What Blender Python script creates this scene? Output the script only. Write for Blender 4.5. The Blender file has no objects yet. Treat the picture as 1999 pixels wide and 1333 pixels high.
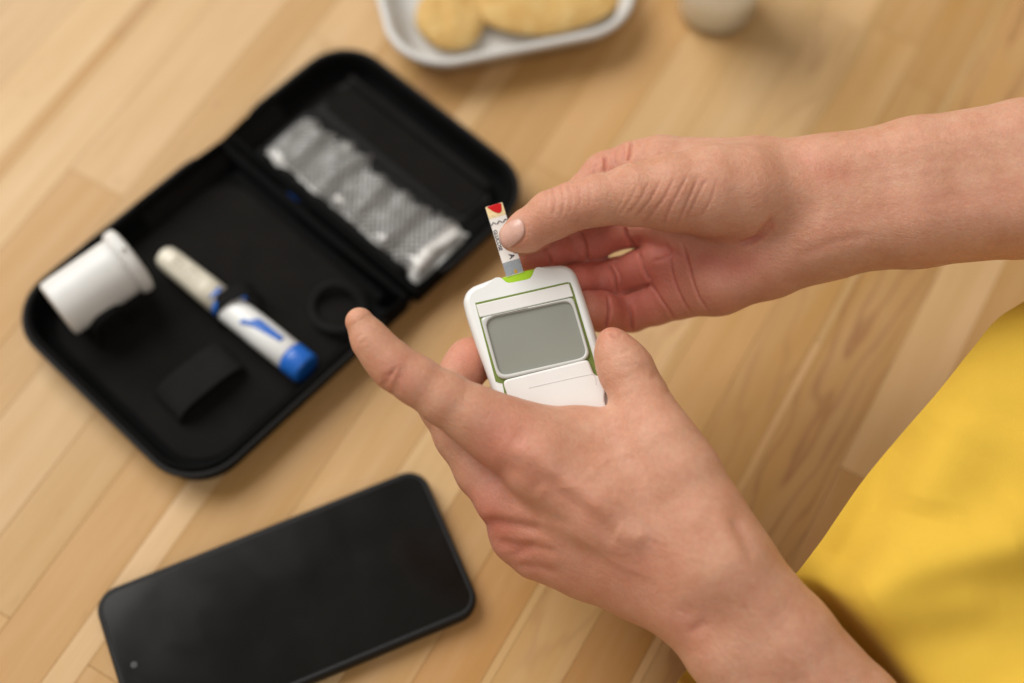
import bpy, bmesh, math, random
import numpy as np
from mathutils import Vector, Matrix

S = bpy.context.scene
COL = S.collection
random.seed(7)
rng = np.random.default_rng(7)

# ------------------------------------------------------------------ camera
F_PX, IMG_D = 2776.0, 0.70                     # 50 mm lens on a 36 mm sensor, 1999 px wide photograph
PIT = math.radians(63)
FW = np.array([0, math.cos(PIT), -math.sin(PIT)])
UP = np.array([0, math.sin(PIT), math.cos(PIT)])
RT = np.array([1.0, 0, 0])
CAM = -IMG_D * FW
cam = bpy.data.cameras.new("camera")
cam.lens, cam.sensor_width = 50, 36
cam.clip_start, cam.clip_end = 0.01, 20
cam.dof.use_dof = True
cam.dof.focus_distance = 0.570
cam.dof.aperture_fstop = 2.8
co = bpy.data.objects.new("camera", cam)
co.location = CAM
co.rotation_euler = (math.radians(27), 0, 0)
COL.objects.link(co)
S.camera = co

# ------------------------------------------------------------------ world, lamps, exposure
w = bpy.data.worlds.new("World"); S.world = w; w.use_nodes = True
bg = w.node_tree.nodes["Background"]
bg.inputs[0].default_value = (1.0, 0.86, 0.70, 1); bg.inputs[1].default_value = 0.20


def area(name, loc, target, sx, sy, power, col):
    l = bpy.data.lights.new(name, 'AREA'); l.shape = 'RECTANGLE'
    l.size, l.size_y, l.energy, l.color = sx, sy, power, col
    o = bpy.data.objects.new(name, l); COL.objects.link(o); o.location = loc
    o.rotation_euler = (Vector(target) - Vector(loc)).to_track_quat('-Z', 'Y').to_euler()
    return o


area("window_light", (-2.15, 1.85, 2.95), (-0.02, 0.0, 0.0), 3.4, 3.0, 190, (1.0, 0.985, 0.965))
area("fill_light", (0.55, -1.35, 2.35), (0.0, 0.0, 0.05), 2.2, 1.8, 19, (1.0, 0.98, 0.95))  # added soft fill from behind the camera, not an actual room lamp
S.view_settings.view_transform = 'Standard'
S.view_settings.look = 'None'
S.view_settings.exposure = 0.09
S.view_settings.gamma = 1
S.cycles.use_denoising = True
S.cycles.max_bounces = 8


# ------------------------------------------------------------------ helpers: pixels of the photograph to places in the room
def P(x, y, d):
    return CAM + d * (FW + RT * (x - 999.5) / F_PX - UP * (y - 666.5) / F_PX)


def T(x, y, z=0.0):
    r = FW + RT * (x - 999.5) / F_PX - UP * (y - 666.5) / F_PX
    return CAM + r * (z - CAM[2]) / r[2]


def to_px(q):
    v = q - CAM
    d = v @ FW
    return 999.5 + F_PX * (v @ RT) / d, 666.5 - F_PX * (v @ UP) / d, d


# ------------------------------------------------------------------ helpers: objects
def link(name, me, m=None, parent=None, smooth=True):
    o = bpy.data.objects.new(name, me); COL.objects.link(o)
    if m is not None and me is not None:
        me.materials.append(m)
    if me is not None and smooth:
        me.polygons.foreach_set('use_smooth', [len(p.vertices) <= 4 for p in me.polygons])   # end caps stay flat
    if parent is not None:
        o.parent = parent
    return o


def mesh(name, v, f):
    me = bpy.data.meshes.new(name)
    me.from_pydata([tuple(map(float, p)) for p in v], [], [tuple(map(int, q)) for q in f])
    me.update()
    return me


def recalc(me):
    bm = bmesh.new(); bm.from_mesh(me)
    bmesh.ops.recalc_face_normals(bm, faces=bm.faces[:])
    bm.to_mesh(me); bm.free()
    return me


def thing(name, label, cat, loc=(0, 0, 0), M=None, group=None):
    o = bpy.data.objects.new(name, None); COL.objects.link(o)
    o.empty_display_size = 0.01
    if M is not None:
        o.matrix_world = M
    else:
        o.location = loc
    tag(o, label, cat, group)
    return o


def tag(o, label, cat, group=None):
    o['label'] = label; o['category'] = cat
    if group:
        o['group'] = group


def autosmooth(o, deg=35):
    bm = bmesh.new(); bm.from_mesh(o.data)
    for e in bm.edges:
        e.smooth = not (len(e.link_faces) == 2 and e.calc_face_angle(0) > math.radians(deg))
    bm.to_mesh(o.data); bm.free()
    return o


def resample(pts, n, closed=True):
    p = np.array(pts, float)
    if closed:
        p = np.vstack([p, p[:1]])
    seg = np.r_[0, np.cumsum(np.linalg.norm(np.diff(p, axis=0), axis=1))]
    t = np.linspace(0, seg[-1], n + 1 if closed else n)
    if closed:
        t = t[:-1]
    return np.stack([np.interp(t, seg, p[:, k]) for k in range(p.shape[1])], 1)


def catmull(pts, n=8, closed=False):
    p = [np.array(q, float) for q in pts]
    m = len(p); out = []
    for i in range(m if closed else m - 1):
        g = lambda k: p[k % m] if closed else p[min(max(k, 0), m - 1)]
        a, b, c, d = g(i - 1), g(i), g(i + 1), g(i + 2)
        for s in range(n):
            t = s / n
            out.append(0.5 * (2 * b + (c - a) * t + (2 * a - 5 * b + 4 * c - d) * t * t + (3 * b - a - 3 * c + d) * t ** 3))
    if not closed:
        out.append(p[-1])
    return np.array(out)


def inset(p, d):
    """move a closed counter-clockwise outline inwards by d"""
    a, b = np.roll(p, 1, 0), np.roll(p, -1, 0)
    t = b - a; t /= np.linalg.norm(t, axis=1)[:, None] + 1e-12
    return p + d * np.stack([-t[:, 1], t[:, 0]], 1)


def ccw(p):
    x, y = p[:, 0], p[:, 1]
    return p if np.sum(x * np.roll(y, -1) - np.roll(x, -1) * y) > 0 else p[::-1].copy()


def rrect(w, h, r, n=8, cx=0, cy=0):
    out = []
    for (sx, sy, a0) in ((1, 1, 0), (-1, 1, 90), (-1, -1, 180), (1, -1, 270)):
        for k in range(n + 1):
            a = math.radians(a0 + 90 * k / n)
            out.append((cx + sx * (w / 2 - r) + r * math.cos(a), cy + sy * (h / 2 - r) + r * math.sin(a)))
    return np.array(out)


def rings(name, rs, cap0=True, cap1=True):
    """closed rings of equal length -> skinned mesh"""
    n = len(rs[0]); v = np.vstack(rs); f = []
    for k in range(len(rs) - 1):
        for i in range(n):
            j = (i + 1) % n
            f.append((k * n + i, k * n + j, (k + 1) * n + j, (k + 1) * n + i))
    if cap0:
        f.append(tuple(range(n - 1, -1, -1)))
    if cap1:
        f.append(tuple(range((len(rs) - 1) * n, len(rs) * n)))
    return recalc(mesh(name, v, f))


def lift(p2, z):
    return np.c_[p2, np.full(len(p2), z)]


def slab(name, outline, z0, z1, bev=0.0003, n=3):
    """a plate with rounded upper rim"""
    p = ccw(np.asarray(outline)); r = [lift(p, z0)]
    for k in range(n + 1):
        a = math.pi / 2 * k / n
        r.append(lift(inset(p, bev * (1 - math.cos(a))), z1 - bev + bev * math.sin(a)))
    return rings(name, r)


def band(name, a, b, z0, z1):
    """flat raised band between two closed outlines of equal length"""
    return rings(name, [lift(a, z0), lift(a, z1), lift(b, z1), lift(b, z0)], False, False)


def lathe(name, prof, n=48):
    """prof: (r, z) list, axis z"""
    v, f = [], []
    for (r, z) in prof:
        for i in range(n):
            a = 2 * math.pi * i / n
            v.append((r * math.cos(a), r * math.sin(a), z))
    for k in range(len(prof) - 1):
        for i in range(n):
            j = (i + 1) % n
            f.append((k * n + i, k * n + j, (k + 1) * n + j, (k + 1) * n + i))
    f.append(tuple(range(n - 1, -1, -1))); f.append(tuple(range((len(prof) - 1) * n, len(prof) * n)))
    return recalc(mesh(name, v, f))


def tube(name, path, r, n=10, closed=False):
    path = np.asarray(path, float); m = len(path); rs = []
    prev = np.array([0, 0, 1.0])
    for i in range(m):
        t = path[(i + 1) % m if closed else min(i + 1, m - 1)] - path[(i - 1) % m if closed else max(i - 1, 0)]
        t /= np.linalg.norm(t) + 1e-12
        a = np.cross(t, prev); a /= np.linalg.norm(a) + 1e-12; b = np.cross(a, t)
        rr = r[i] if hasattr(r, '__len__') else r
        rs.append(np.array([path[i] + rr * (math.cos(q) * a + math.sin(q) * b) for q in np.linspace(0, 2 * math.pi, n, endpoint=False)]))
    if closed:
        rs.append(rs[0].copy())
    return rings(name, rs, not closed, not closed)


def grid_mesh(name, fn, nu, nv):
    v = [fn(i / (nu - 1), j / (nv - 1)) for j in range(nv) for i in range(nu)]
    f = [(j * nu + i, j * nu + i + 1, (j + 1) * nu + i + 1, (j + 1) * nu + i) for j in range(nv - 1) for i in range(nu - 1)]
    return mesh(name, v, f)


def frame(origin, ax, ay):
    x = np.array(ax, float); x /= np.linalg.norm(x)
    z = np.cross(x, np.array(ay, float)); z /= np.linalg.norm(z)
    y = np.cross(z, x)
    M = Matrix.Identity(4)
    for i in range(3):
        M[i][0], M[i][1], M[i][2], M[i][3] = x[i], y[i], z[i], origin[i]
    return M


# ------------------------------------------------------------------ helpers: materials
class NT:
    def __init__(s, name):
        s.m = bpy.data.materials.new(name); s.m.use_nodes = True
        s.t = s.m.node_tree; s.b = s.t.nodes["Principled BSDF"]

    def n(s, kind, ins=None, **kw):
        nd = s.t.nodes.new(kind)
        for k, v in kw.items():
            setattr(nd, k, v)
        for k, v in (ins or {}).items():
            s.put(nd.inputs[k], v)
        return nd

    def put(s, sock, v):
        if isinstance(v, bpy.types.NodeSocket):
            s.t.links.new(v, sock)
        elif isinstance(v, bpy.types.Node):
            s.t.links.new(v.outputs[0], sock)
        else:
            sock.default_value = v

    def set(s, **kw):
        for k, v in kw.items():
            s.put(s.b.inputs[k.replace('_', ' ')], v)

    def math(s, op, a, b=0.0, c=0.0):
        nd = s.n('ShaderNodeMath', operation=op)
        s.put(nd.inputs[0], a); s.put(nd.inputs[1], b); s.put(nd.inputs[2], c)
        return nd.outputs[0]

    def noise(s, vec, scale, detail=3, rough=0.5):
        nd = s.n('ShaderNodeTexNoise', {'Scale': scale, 'Detail': detail, 'Roughness': rough})
        if vec is not None:
            s.put(nd.inputs['Vector'], vec)
        return nd.outputs[0]

    def ramp(s, fac, stops):
        nd = s.n('ShaderNodeValToRGB', {'Fac': fac}); e = nd.color_ramp.elements
        while len(e) < len(stops):
            e.new(0.5)
        for q, (p, c) in zip(e, stops):
            q.position = p; q.color = (*c, 1) if len(c) == 3 else c
        return nd.outputs[0]

    def mix(s, fac, a, b, blend='MIX'):
        nd = s.n('ShaderNodeMix', data_type='RGBA', blend_type=blend)
        s.put(nd.inputs[0], fac); s.put(nd.inputs[6], a); s.put(nd.inputs[7], b)
        return nd.outputs[2]

    def bump(s, h, strength=0.3, dist=0.001):
        nd = s.n('ShaderNodeBump', {'Height': h, 'Strength': strength, 'Distance': dist})
        s.put(s.b.inputs['Normal'], nd.outputs[0])

    def obj(s):
        return s.n('ShaderNodeTexCoord').outputs['Object']


def C4(*c):
    return (c[0], c[1], c[2], 1)


def plastic(name, col, rough=0.4, var=0.05, scale=60, bump=0.0, bscale=900, **kw):
    m = NT(name); v = m.obj()
    n = m.noise(v, scale, 4)
    lo = tuple(max(0, c * (1 - var)) for c in col); hi = tuple(min(1, c * (1 + var)) for c in col)
    m.set(Base_Color=m.ramp(n, [(0.3, lo), (0.7, hi)]),
          Roughness=m.math('ADD', rough - 0.06, m.math('MULTIPLY', m.noise(v, scale * 3, 3), 0.12)), **kw)
    if bump:
        m.bump(m.noise(v, bscale, 3), bump, 0.0005)
    return m.m


MAT = {}


def wood_material():
    m = NT('birch_wood'); v = m.obj()
    oi = m.n('ShaderNodeObjectInfo')
    off = m.n('ShaderNodeVectorMath', {0: v, 1: (0, 0, 0)}, operation='ADD')
    comb = m.n('ShaderNodeCombineXYZ', {0: m.math('MULTIPLY', oi.outputs['Random'], 7.3), 1: m.math('MULTIPLY', oi.outputs['Random'], 3.1), 2: m.math('MULTIPLY', oi.outputs['Random'], 11.7)})
    m.put(off.inputs[1], comb.outputs[0])
    st = m.n('ShaderNodeVectorMath', {0: off.outputs[0], 1: (9, 90, 90)}, operation='MULTIPLY')   # local x runs along the grain
    fib = m.n('ShaderNodeVectorMath', {0: off.outputs[0], 1: (30, 1100, 400)}, operation='MULTIPLY')
    broad = m.noise(st.outputs[0], 1.0, 4, 0.55)
    fine = m.noise(fib.outputs[0], 1.0, 3, 0.6)
    # flame (cathedral) figure: parabolas drawn out along the board
    sep = m.n('ShaderNodeSeparateXYZ', {0: v})
    warp = m.noise(m.n('ShaderNodeVectorMath', {0: off.outputs[0], 1: (14, 60, 40)}, operation='MULTIPLY').outputs[0], 1.0, 2)
    yc = m.math('ADD', sep.outputs[1], m.math('MULTIPLY', m.math('SUBTRACT', oi.outputs['Random'], 0.5), 0.016))
    par = m.math('ADD', m.math('MULTIPLY', sep.outputs[0], 12.0), m.math('MULTIPLY', m.math('MULTIPLY', yc, yc), -5200.0))
    par = m.math('ADD', par, m.math('MULTIPLY', warp, 3.0))
    lines = m.math('POWER', m.math('ADD', m.math('MULTIPLY', m.math('SINE', m.math('MULTIPLY', par, 6.2832)), 0.5), 0.5), 7.0)
    patch = m.math('SUBTRACT', 1.0, oi.outputs['Alpha'])
    base = m.n('ShaderNodeHueSaturation', {'Color': oi.outputs['Color'], 'Value': m.math('ADD', 0.855, m.math('MULTIPLY', broad, 0.29)), 'Saturation': m.math('ADD', 1.14, m.math('MULTIPLY', broad, -0.25))}).outputs[0]
    base = m.mix(m.math('MULTIPLY', m.ramp(fine, [(0.35, (0, 0, 0)), (0.75, (1, 1, 1))]), 0.16), base, C4(0.36, 0.18, 0.07), 'MIX')
    base = m.mix(m.math('MULTIPLY', m.math('MULTIPLY', lines, patch), m.math('MULTIPLY', warp, 1.25)), base, C4(0.27, 0.115, 0.05), 'MIX')
    knot = m.noise(m.n('ShaderNodeVectorMath', {0: off.outputs[0], 1: (50, 130, 90)}, operation='MULTIPLY').outputs[0], 1.0, 1)
    base = m.mix(m.math('MULTIPLY', m.ramp(knot, [(0.71, (0, 0, 0)), (0.80, (1, 1, 1))]), 0.35), base, C4(0.36, 0.20, 0.08), 'MIX')
    m.set(Base_Color=base, Roughness=m.math('ADD', 0.40, m.math('MULTIPLY', fine, 0.16)), Specular_IOR_Level=0.35)
    m.bump(fine, 0.12, 0.0003)
    return m.m


def skin_material():
    m = NT('skin'); v = m.obj()
    fl = m.n('ShaderNodeAttribute', attribute_name='flush_shade')  # skin redness, plus shade painted into the creases
    n1 = m.noise(v, 75, 5, 0.65); n2 = m.noise(v, 230, 4, 0.68); n3 = m.noise(v, 1500, 2, 0.6)
    base = m.ramp(n1, [(0.28, (0.565, 0.270, 0.160)), (0.50, (0.625, 0.328, 0.210)), (0.74, (0.668, 0.380, 0.255))])
    base = m.mix(m.math('MULTIPLY', m.ramp(n2, [(0.45, (0, 0, 0)), (0.75, (1, 1, 1))]), 0.34), base, C4(0.58, 0.24, 0.16))
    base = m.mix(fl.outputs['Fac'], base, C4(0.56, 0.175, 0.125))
    sp = m.ramp(m.noise(v, 420, 1), [(0.74, (0, 0, 0)), (0.80, (1, 1, 1))])
    base = m.mix(m.math('MULTIPLY', sp, 0.22), base, C4(0.36, 0.16, 0.09))
    n4 = m.noise(v, 850, 3, 0.7); n5 = m.noise(m.n('ShaderNodeVectorMath', {0: v, 1: (1.0, 1.0, 2.4)}, operation='MULTIPLY').outputs[0], 420, 3, 0.6)
    base = m.n('ShaderNodeHueSaturation', {'Color': base, 'Value': m.math('ADD', 0.80, m.math('ADD', m.math('MULTIPLY', n4, 0.26), m.math('MULTIPLY', n5, 0.14)))}).outputs[0]
    m.set(Base_Color=base, Roughness=m.math('ADD', 0.36, m.math('MULTIPLY', n2, 0.16)), Specular_IOR_Level=0.42,
          Subsurface_Weight=0.75, Subsurface_Radius=(1.0, 0.36, 0.2), Subsurface_Scale=0.0032)
    vor = m.n('ShaderNodeTexVoronoi', {'Vector': v, 'Scale': 1050.0}, feature='DISTANCE_TO_EDGE').outputs[0]
    h = m.math('ADD', m.math('MULTIPLY', m.math('MINIMUM', vor, 0.12), 2.4), m.math('ADD', m.math('MULTIPLY', n3, 0.5), m.math('MULTIPLY', n5, 1.6)))
    m.bump(h, 0.6, 0.0004)
    return m.m


def fabric_material(name, col, weave=1500, rough=0.9, bump=0.4, sheen=0.2, var=0.12, spec=0.07):
    m = NT(name); v = m.obj()
    wv = m.n('ShaderNodeTexWave', {'Vector': v, 'Scale': weave / 6.28, 'Distortion': 1.5, 'Detail': 1.0}, wave_type='BANDS', bands_direction='DIAGONAL')
    n = m.noise(v, 70, 4); n2 = m.noise(v, weave, 2)
    lo = tuple(c * (1 - var) for c in col); hi = tuple(min(1, c * (1 + var)) for c in col)
    m.set(Base_Color=m.ramp(n, [(0.3, lo), (0.7, hi)]), Roughness=rough, Sheen_Weight=sheen, Specular_IOR_Level=spec)
    m.bump(m.math('ADD', wv.outputs[1], n2), bump, 0.0003)
    return m.m


MAT['wood'] = wood_material()
MAT['skin'] = skin_material()
MAT['nail'] = plastic('nail', (0.68, 0.42, 0.34), 0.28, 0.05, 200, Subsurface_Weight=0.4, Subsurface_Radius=(1, .4, .25), Subsurface_Scale=0.001)
MAT['yellow'] = fabric_material('yellow_cloth', (0.72, 0.46, 0.058), 4200, 0.92, 0.3, 0.05, 0.03, 0.03)
MAT['nylon'] = fabric_material('black_nylon', (0.0035, 0.0035, 0.0035), 1400, 0.8, 0.5, 0.0)
MAT['lining'] = fabric_material('black_lining', (0.0095, 0.0085, 0.0075), 900, 0.85, 0.4, 0.0)
MAT['elastic'] = fabric_material('black_elastic', (0.014, 0.014, 0.0135), 2500, 0.85, 0.7, 0.0)
MAT['zip'] = fabric_material('zip_tape', (0.020, 0.020, 0.020), 2500, 0.7, 0.7, 0.0, 0.1, 0.2)
MAT['netting'] = plastic('black_netting', (0.012, 0.011, 0.011), 0.6)
MAT['white_plastic'] = plastic('white_plastic', (0.83, 0.84, 0.82), 0.32, 0.02)
MAT['panel_plastic'] = plastic('panel_plastic', (0.79, 0.775, 0.745), 0.38, 0.02)
MAT['bezel'] = plastic('bezel_plastic', (0.60, 0.61, 0.58), 0.22, 0.02)
MAT['lcd'] = plastic('lcd_glass', (0.275, 0.285, 0.245), 0.16, 0.03, 25)
MAT['green_dark'] = plastic('olive_seam', (0.16, 0.22, 0.035), 0.4)
MAT['green'] = plastic('lime_plastic', (0.36, 0.60, 0.02), 0.35)
MAT['groove'] = plastic('groove_grey', (0.66, 0.645, 0.62), 0.5)
MAT['strip_white'] = plastic('strip_white', (0.78, 0.75, 0.70), 0.45, 0.03)
MAT['strip_cream'] = plastic('strip_cream', (0.80, 0.62, 0.32), 0.45, 0.15, 700)
MAT['strip_grey'] = plastic('strip_grey', (0.27, 0.30, 0.32), 0.5, 0.12, 900)
MAT['blood'] = plastic('blood', (0.58, 0.012, 0.015), 0.15)
MAT['ink'] = plastic('ink', (0.02, 0.018, 0.03), 0.6)
MAT['gold'] = plastic('gold_contact', (0.72, 0.45, 0.06), 0.3, Metallic=0.6)
MAT['vial'] = plastic('vial_white', (0.74, 0.735, 0.71), 0.42, 0.04)
MAT['pen_cream'] = plastic('pen_cream', (0.74, 0.69, 0.56), 0.35, 0.04)
MAT['pen_grey'] = plastic('pen_print', (0.52, 0.47, 0.36), 0.5)
MAT['blue'] = plastic('blue_plastic', (0.016, 0.13, 0.52), 0.3)
MAT['phone_body'] = plastic('phone_body', (0.006, 0.006, 0.006), 0.5, Specular_IOR_Level=0.25)
MAT['phone_glass'] = plastic('phone_glass', (0.0045, 0.0045, 0.004), 0.14, 0.1, 15, Specular_IOR_Level=0.32)
MAT['lens'] = plastic('lens_grey', (0.018, 0.019, 0.02), 0.35)
MAT['tray'] = plastic('tray_white', (0.60, 0.585, 0.55), 0.35, 0.03)


def cookie_material():
    m = NT('biscuit'); v = m.obj()
    n = m.noise(v, 130, 6, 0.65); n2 = m.noise(v, 600, 4)
    m.set(Base_Color=m.ramp(n, [(0.3, (0.58, 0.32, 0.085)), (0.5, (0.66, 0.42, 0.14)), (0.72, (0.72, 0.51, 0.21))]), Roughness=0.8)
    m.bump(m.math('ADD', n, n2), 0.7, 0.002)
    return m.m


def foil_material():
    m = NT('silver_film'); v = m.obj()
    n = m.noise(v, 160, 4, 0.6)
    m.set(Base_Color=m.ramp(n, [(0.3, (0.62, 0.61, 0.57)), (0.6, (0.90, 0.89, 0.86))]), Roughness=0.15, Metallic=0.0, Coat_Weight=0.6)
    m.bump(n, 0.7, 0.0022)
    return m.m


def glass_material():
    m = NT('clear_glass')
    tr = m.n('ShaderNodeBsdfTransparent', {'Color': C4(0.985, 0.992, 0.985)})
    gl = m.n('ShaderNodeBsdfGlossy', {'Color': C4(1, 1, 1), 'Roughness': 0.04})
    fr = m.n('ShaderNodeLayerWeight', {'Blend': 0.5})
    mx_ = m.n('ShaderNodeMixShader', {0: m.math('ADD', 0.015, m.math('MULTIPLY', m.math('POWER', fr.outputs['Facing'], 5.0), 0.4)), 1: tr.outputs[0], 2: gl.outputs[0]})
    m.t.links.new(mx_.outputs[0], m.t.nodes['Material Output'].inputs['Surface'])
    return m.m


def milk_material():
    m = NT('milk'); v = m.obj()
    m.set(Base_Color=m.ramp(m.noise(v, 40, 2), [(0.3, (0.93, 0.90, 0.82)), (0.7, (0.95, 0.92, 0.85))]), Roughness=0.3, Subsurface_Weight=1.0, Subsurface_Radius=(1.0, 0.9, 0.7), Subsurface_Scale=0.06)
    return m.m


MAT['cookie'], MAT['foil'], MAT['glass'], MAT['milk'] = cookie_material(), foil_material(), glass_material(), milk_material()

# ------------------------------------------------------------------ table: glued staves
ANG = math.radians(30)
US = np.array([math.sin(ANG), math.cos(ANG)])      # along the staves
NS = np.array([math.cos(ANG), -math.sin(ANG)])     # across them
table = thing('wooden_table', 'pale wooden table top glued up from narrow birch staves under everything', 'table')
table.location = (0, 0, 0)
rows = [-840, -800, -764, -728, -690, -655, -620, -586, -553, -520, -488, -452, -420, -386, -352, -318, -287, -280, -252, -217, -192, -154, -125, -95, -82, -44, -12, 18, 46,
        72, 76, 103, 129, 133, 167, 194, 224, 238, 272, 306, 340, 374, 408, 442, 476, 512, 546, 580, 616, 650, 684, 720, 756, 790]
PALE, MID, TAN, BRN = (0.60, 0.395, 0.192), (0.53, 0.320, 0.130), (0.50, 0.292, 0.112), (0.45, 0.240, 0.080)
tone = {-287: (TAN, None), -252: (MID, -28), -217: (MID, None), -192: (PALE, None), -154: (MID, None), -125: (TAN, None), -95: (PALE, None),
        -82: (TAN, None), -44: (MID, None), -12: (PALE, None), 18: (PALE, -60), 46: (PALE, -75), 72: ((0.55, 0.35, 0.15), None), 76: (MID, -70), 103: (TAN, -95),
        129: ((0.55, 0.345, 0.15), None), 133: (TAN, None), 167: (MID, 20), 194: (TAN, None), 224: (MID, None), 238: (TAN, None), -280: (PALE, None), -318: (PALE, None), -352: (PALE, None)}


def stave(s0, s1, u0, u1, col, figure):
    L, W, g = (u1 - u0) / 1000, (s1 - s0) / 1000, 0.00012
    p = rrect(L - g, W - g, 0.0003, 1)
    me = slab('plank', p, -0.028, 0.0, 0.0002, 1)
    o = link('plank', me, MAT['wood'], table, False)
    c = NS * (s0 + s1) / 2000 + US * (u0 + u1) / 2000
    o.location = (c[0], c[1], -random.random() * 0.00006); o.rotation_euler = (0, 0, math.pi / 2 - ANG)
    k = random.uniform(0.94, 1.06)
    o.color = (min(1, col[0] * k), min(1, col[1] * k * random.uniform(.985, 1.015)), col[2] * k, 1 - figure)


for i in range(len(rows) - 1):
    s0, s1 = rows[i], rows[i + 1]
    col, brk = tone.get(s0, (random.choice([PALE, MID, TAN]), None))
    u = -860.0
    ends = []
    if brk is None:
        u += random.uniform(0, 200)
        ends = [-860.0]
        while u < 820:
            ends.append(u); u += random.uniform(330, 560)
    else:
        ends = [-860.0, brk - 300, float(brk), brk + 340]
    ends.append(900.0)
    for a, b in zip(ends[:-1], ends[1:]):
        if b - a < 20:
            continue
        c = col
        if s0 == -252:
            c = TAN if b <= brk + 1 else PALE
        elif s0 in (18, 46):
            c = (TAN, BRN)[s0 == 46] if b <= brk + 1 else PALE
        elif s0 == 103:
            c = BRN if b <= brk + 1 else TAN
        elif s0 == 167:
            c = TAN if b <= brk + 1 else PALE
        fig = 0.75 if s0 == 133 else (0.35 if s1 - s0 > 20 and random.random() < 0.10 else 0.0)
        stave(s0, s1, a, b, c, fig)

# ------------------------------------------------------------------ zip case, lying open
CA = math.radians(47)
CU, CV = np.array([math.cos(CA), math.sin(CA)]), np.array([math.sin(CA), -math.cos(CA)])   # across the hinge / along it
case = thing('zip_case', 'open black zip case lying flat with pen, vial and silver sachets inside', 'case',
             M=frame((CU[0] * -.020 + CV[0] * -.1163, CU[1] * -.020 + CV[1] * -.1163, 0.0002), (*CU, 0), (*-CV, 0)))
# local: x across the hinge (lower half x<0, lid x>0), y along the hinge (up-left positive), hinge at x=0


def shell(name, x0, x1, hw, rad, h, lean):
    cx, w = (x0 + x1) / 2, abs(x1 - x0)
    o = ccw(rrect(w, 2 * hw, rad, 10, cx, 0))
    hx = (np.abs(o[:, 0]) < rad * 1.02)               # square corners at the hinge
    o[hx, 0] = np.sign(cx) * (.001 + (np.abs(o[hx, 0]) - .001) * .12)
    o[hx, 1] = np.sign(o[hx, 1]) * (hw - (hw - np.abs(o[hx, 1])) * .12)
    rs = [lift(inset(o, .012), 0.0), lift(inset(o, .004), 0.0006), lift(inset(o, .0014), .003), lift(inset(o, .0004), h * .45), lift(inset(o, 0), h - .004), lift(inset(o, .0006), h - .001),
          lift(inset(o, .002), h), lift(inset(o, .0032), h - .001), lift(inset(o, .0040), h * .5), lift(inset(o, .0052), .0055), lift(inset(o, .0075), .0036), lift(inset(o, .012), .003)]
    for r in rs:                                   # the wall sinks towards the hinge
        t = np.clip(np.abs(r[:, 0]) / .022, 0, 1); t = t * t * (3 - 2 * t)
        sd_ = np.clip((np.abs(r[:, 1]) - (hw - .020)) / .014, 0, 1); lowest = .10 + .72 * sd_
        r[:, 2] = np.where(r[:, 2] > .004, .004 + (r[:, 2] - .004) * (lowest + (1 - lowest) * t), r[:, 2])
    return rings(name, rs)


base = link('base_shell', shell('base_shell', -.1425, -.001, .0690, .026, .0185, 0), MAT['nylon'], case)
lid = link('lid_shell', shell('lid_shell', .001, .0875, .0700, .025, .0175, 0), MAT['nylon'], case)
link('lining', slab('lining', rrect(.122, .118, .02, 8, -.0715, 0), .0030, .0036, .0004), MAT['lining'], base)
link('lining', slab('lining', rrect(.066, .118, .018, 8, .044, 0), .0030, .0036, .0004), MAT['lining'], lid)
link('spine', grid_mesh('spine', lambda a, b: ((a - .5) * .022, (b - .5) * .108, .0046 + .0016 * math.cos((a - .5) * math.pi)), 8, 12), MAT['nylon'], case)


def zip_path(x0, x1, hw, rad, h):
    o = rrect(abs(x1 - x0), 2 * hw, rad, 14, (x0 + x1) / 2, 0)
    keep = o[np.abs(o[:, 0]) > .018]
    k = int(np.argmax(np.linalg.norm(np.diff(np.vstack([keep, keep[:1]]), axis=0), axis=1)))
    return lift(np.roll(keep, -(k + 1), axis=0), h)


for nm, pth, par in (('zipper_tape', zip_path(-.143, -.002, .0695, .026, .0150), base), ('zipper_tape', zip_path(.002, .088, .0705, .025, .0145), lid)):
    link(nm, tube(nm, resample(pth, 90, False), .0016, 8), MAT['zip'], par)
# side gusset of cloth at the hinge
link('gusset', grid_mesh('gusset', lambda a, b: (-.060 + .094 * a, .060 + (.0092 - .0012 * math.sin(math.pi * a) ** 2) * b, .004 + .0140 * (1 - .22 * math.sin(math.pi * a) ** 2) * b), 14, 6), MAT['lining'], case)
link('gusset', grid_mesh('gusset', lambda a, b: (-.036 + .066 * a, -.060 - .0092 * math.sin(math.pi * b * .5), .0005 + .0145 * (1 - .15 * math.sin(math.pi * a)) * b), 10, 5), MAT['lining'], case)
CASE_M = case.matrix_world.copy()
CASE_INV = np.array(CASE_M.inverted())


def loc_case(x, y, z):
    q = T(x, y, z)
    return (CASE_INV @ np.array([*q, 1]))[:3]


def arch(name, a, b, width, h, t=.0012, flat=.0, z=.0036):
    """a strap from a to b (local xy), standing h high in its middle"""
    a, b = np.array(a[:2]), np.array(b[:2]); d = b - a; L = np.linalg.norm(d); d /= L; n = np.array([-d[1], d[0]])
    prof = []
    for k in range(21):
        s = k / 20
        prof.append((s * L, z + h * (1 - abs(2 * s - 1) ** (2 + flat)) ** .5))
    prof = np.array(prof); rs = []
    tn = np.gradient(prof, axis=0); tn /= np.linalg.norm(tn, axis=1)[:, None]
    for (s, zz), tt in zip(prof, tn):
        nrm = np.array([-tt[1], tt[0]])
        pts = []
        for (o, side) in ((0, -1), (t, -1), (t, 1), (0, 1)):
            q = np.array([s, zz]) + nrm * o
            p = a + d * q[0] + n * side * width / 2
            pts.append((p[0], p[1], q[1]))
        rs.append(np.array(pts))
    return rings(name, rs)


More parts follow.
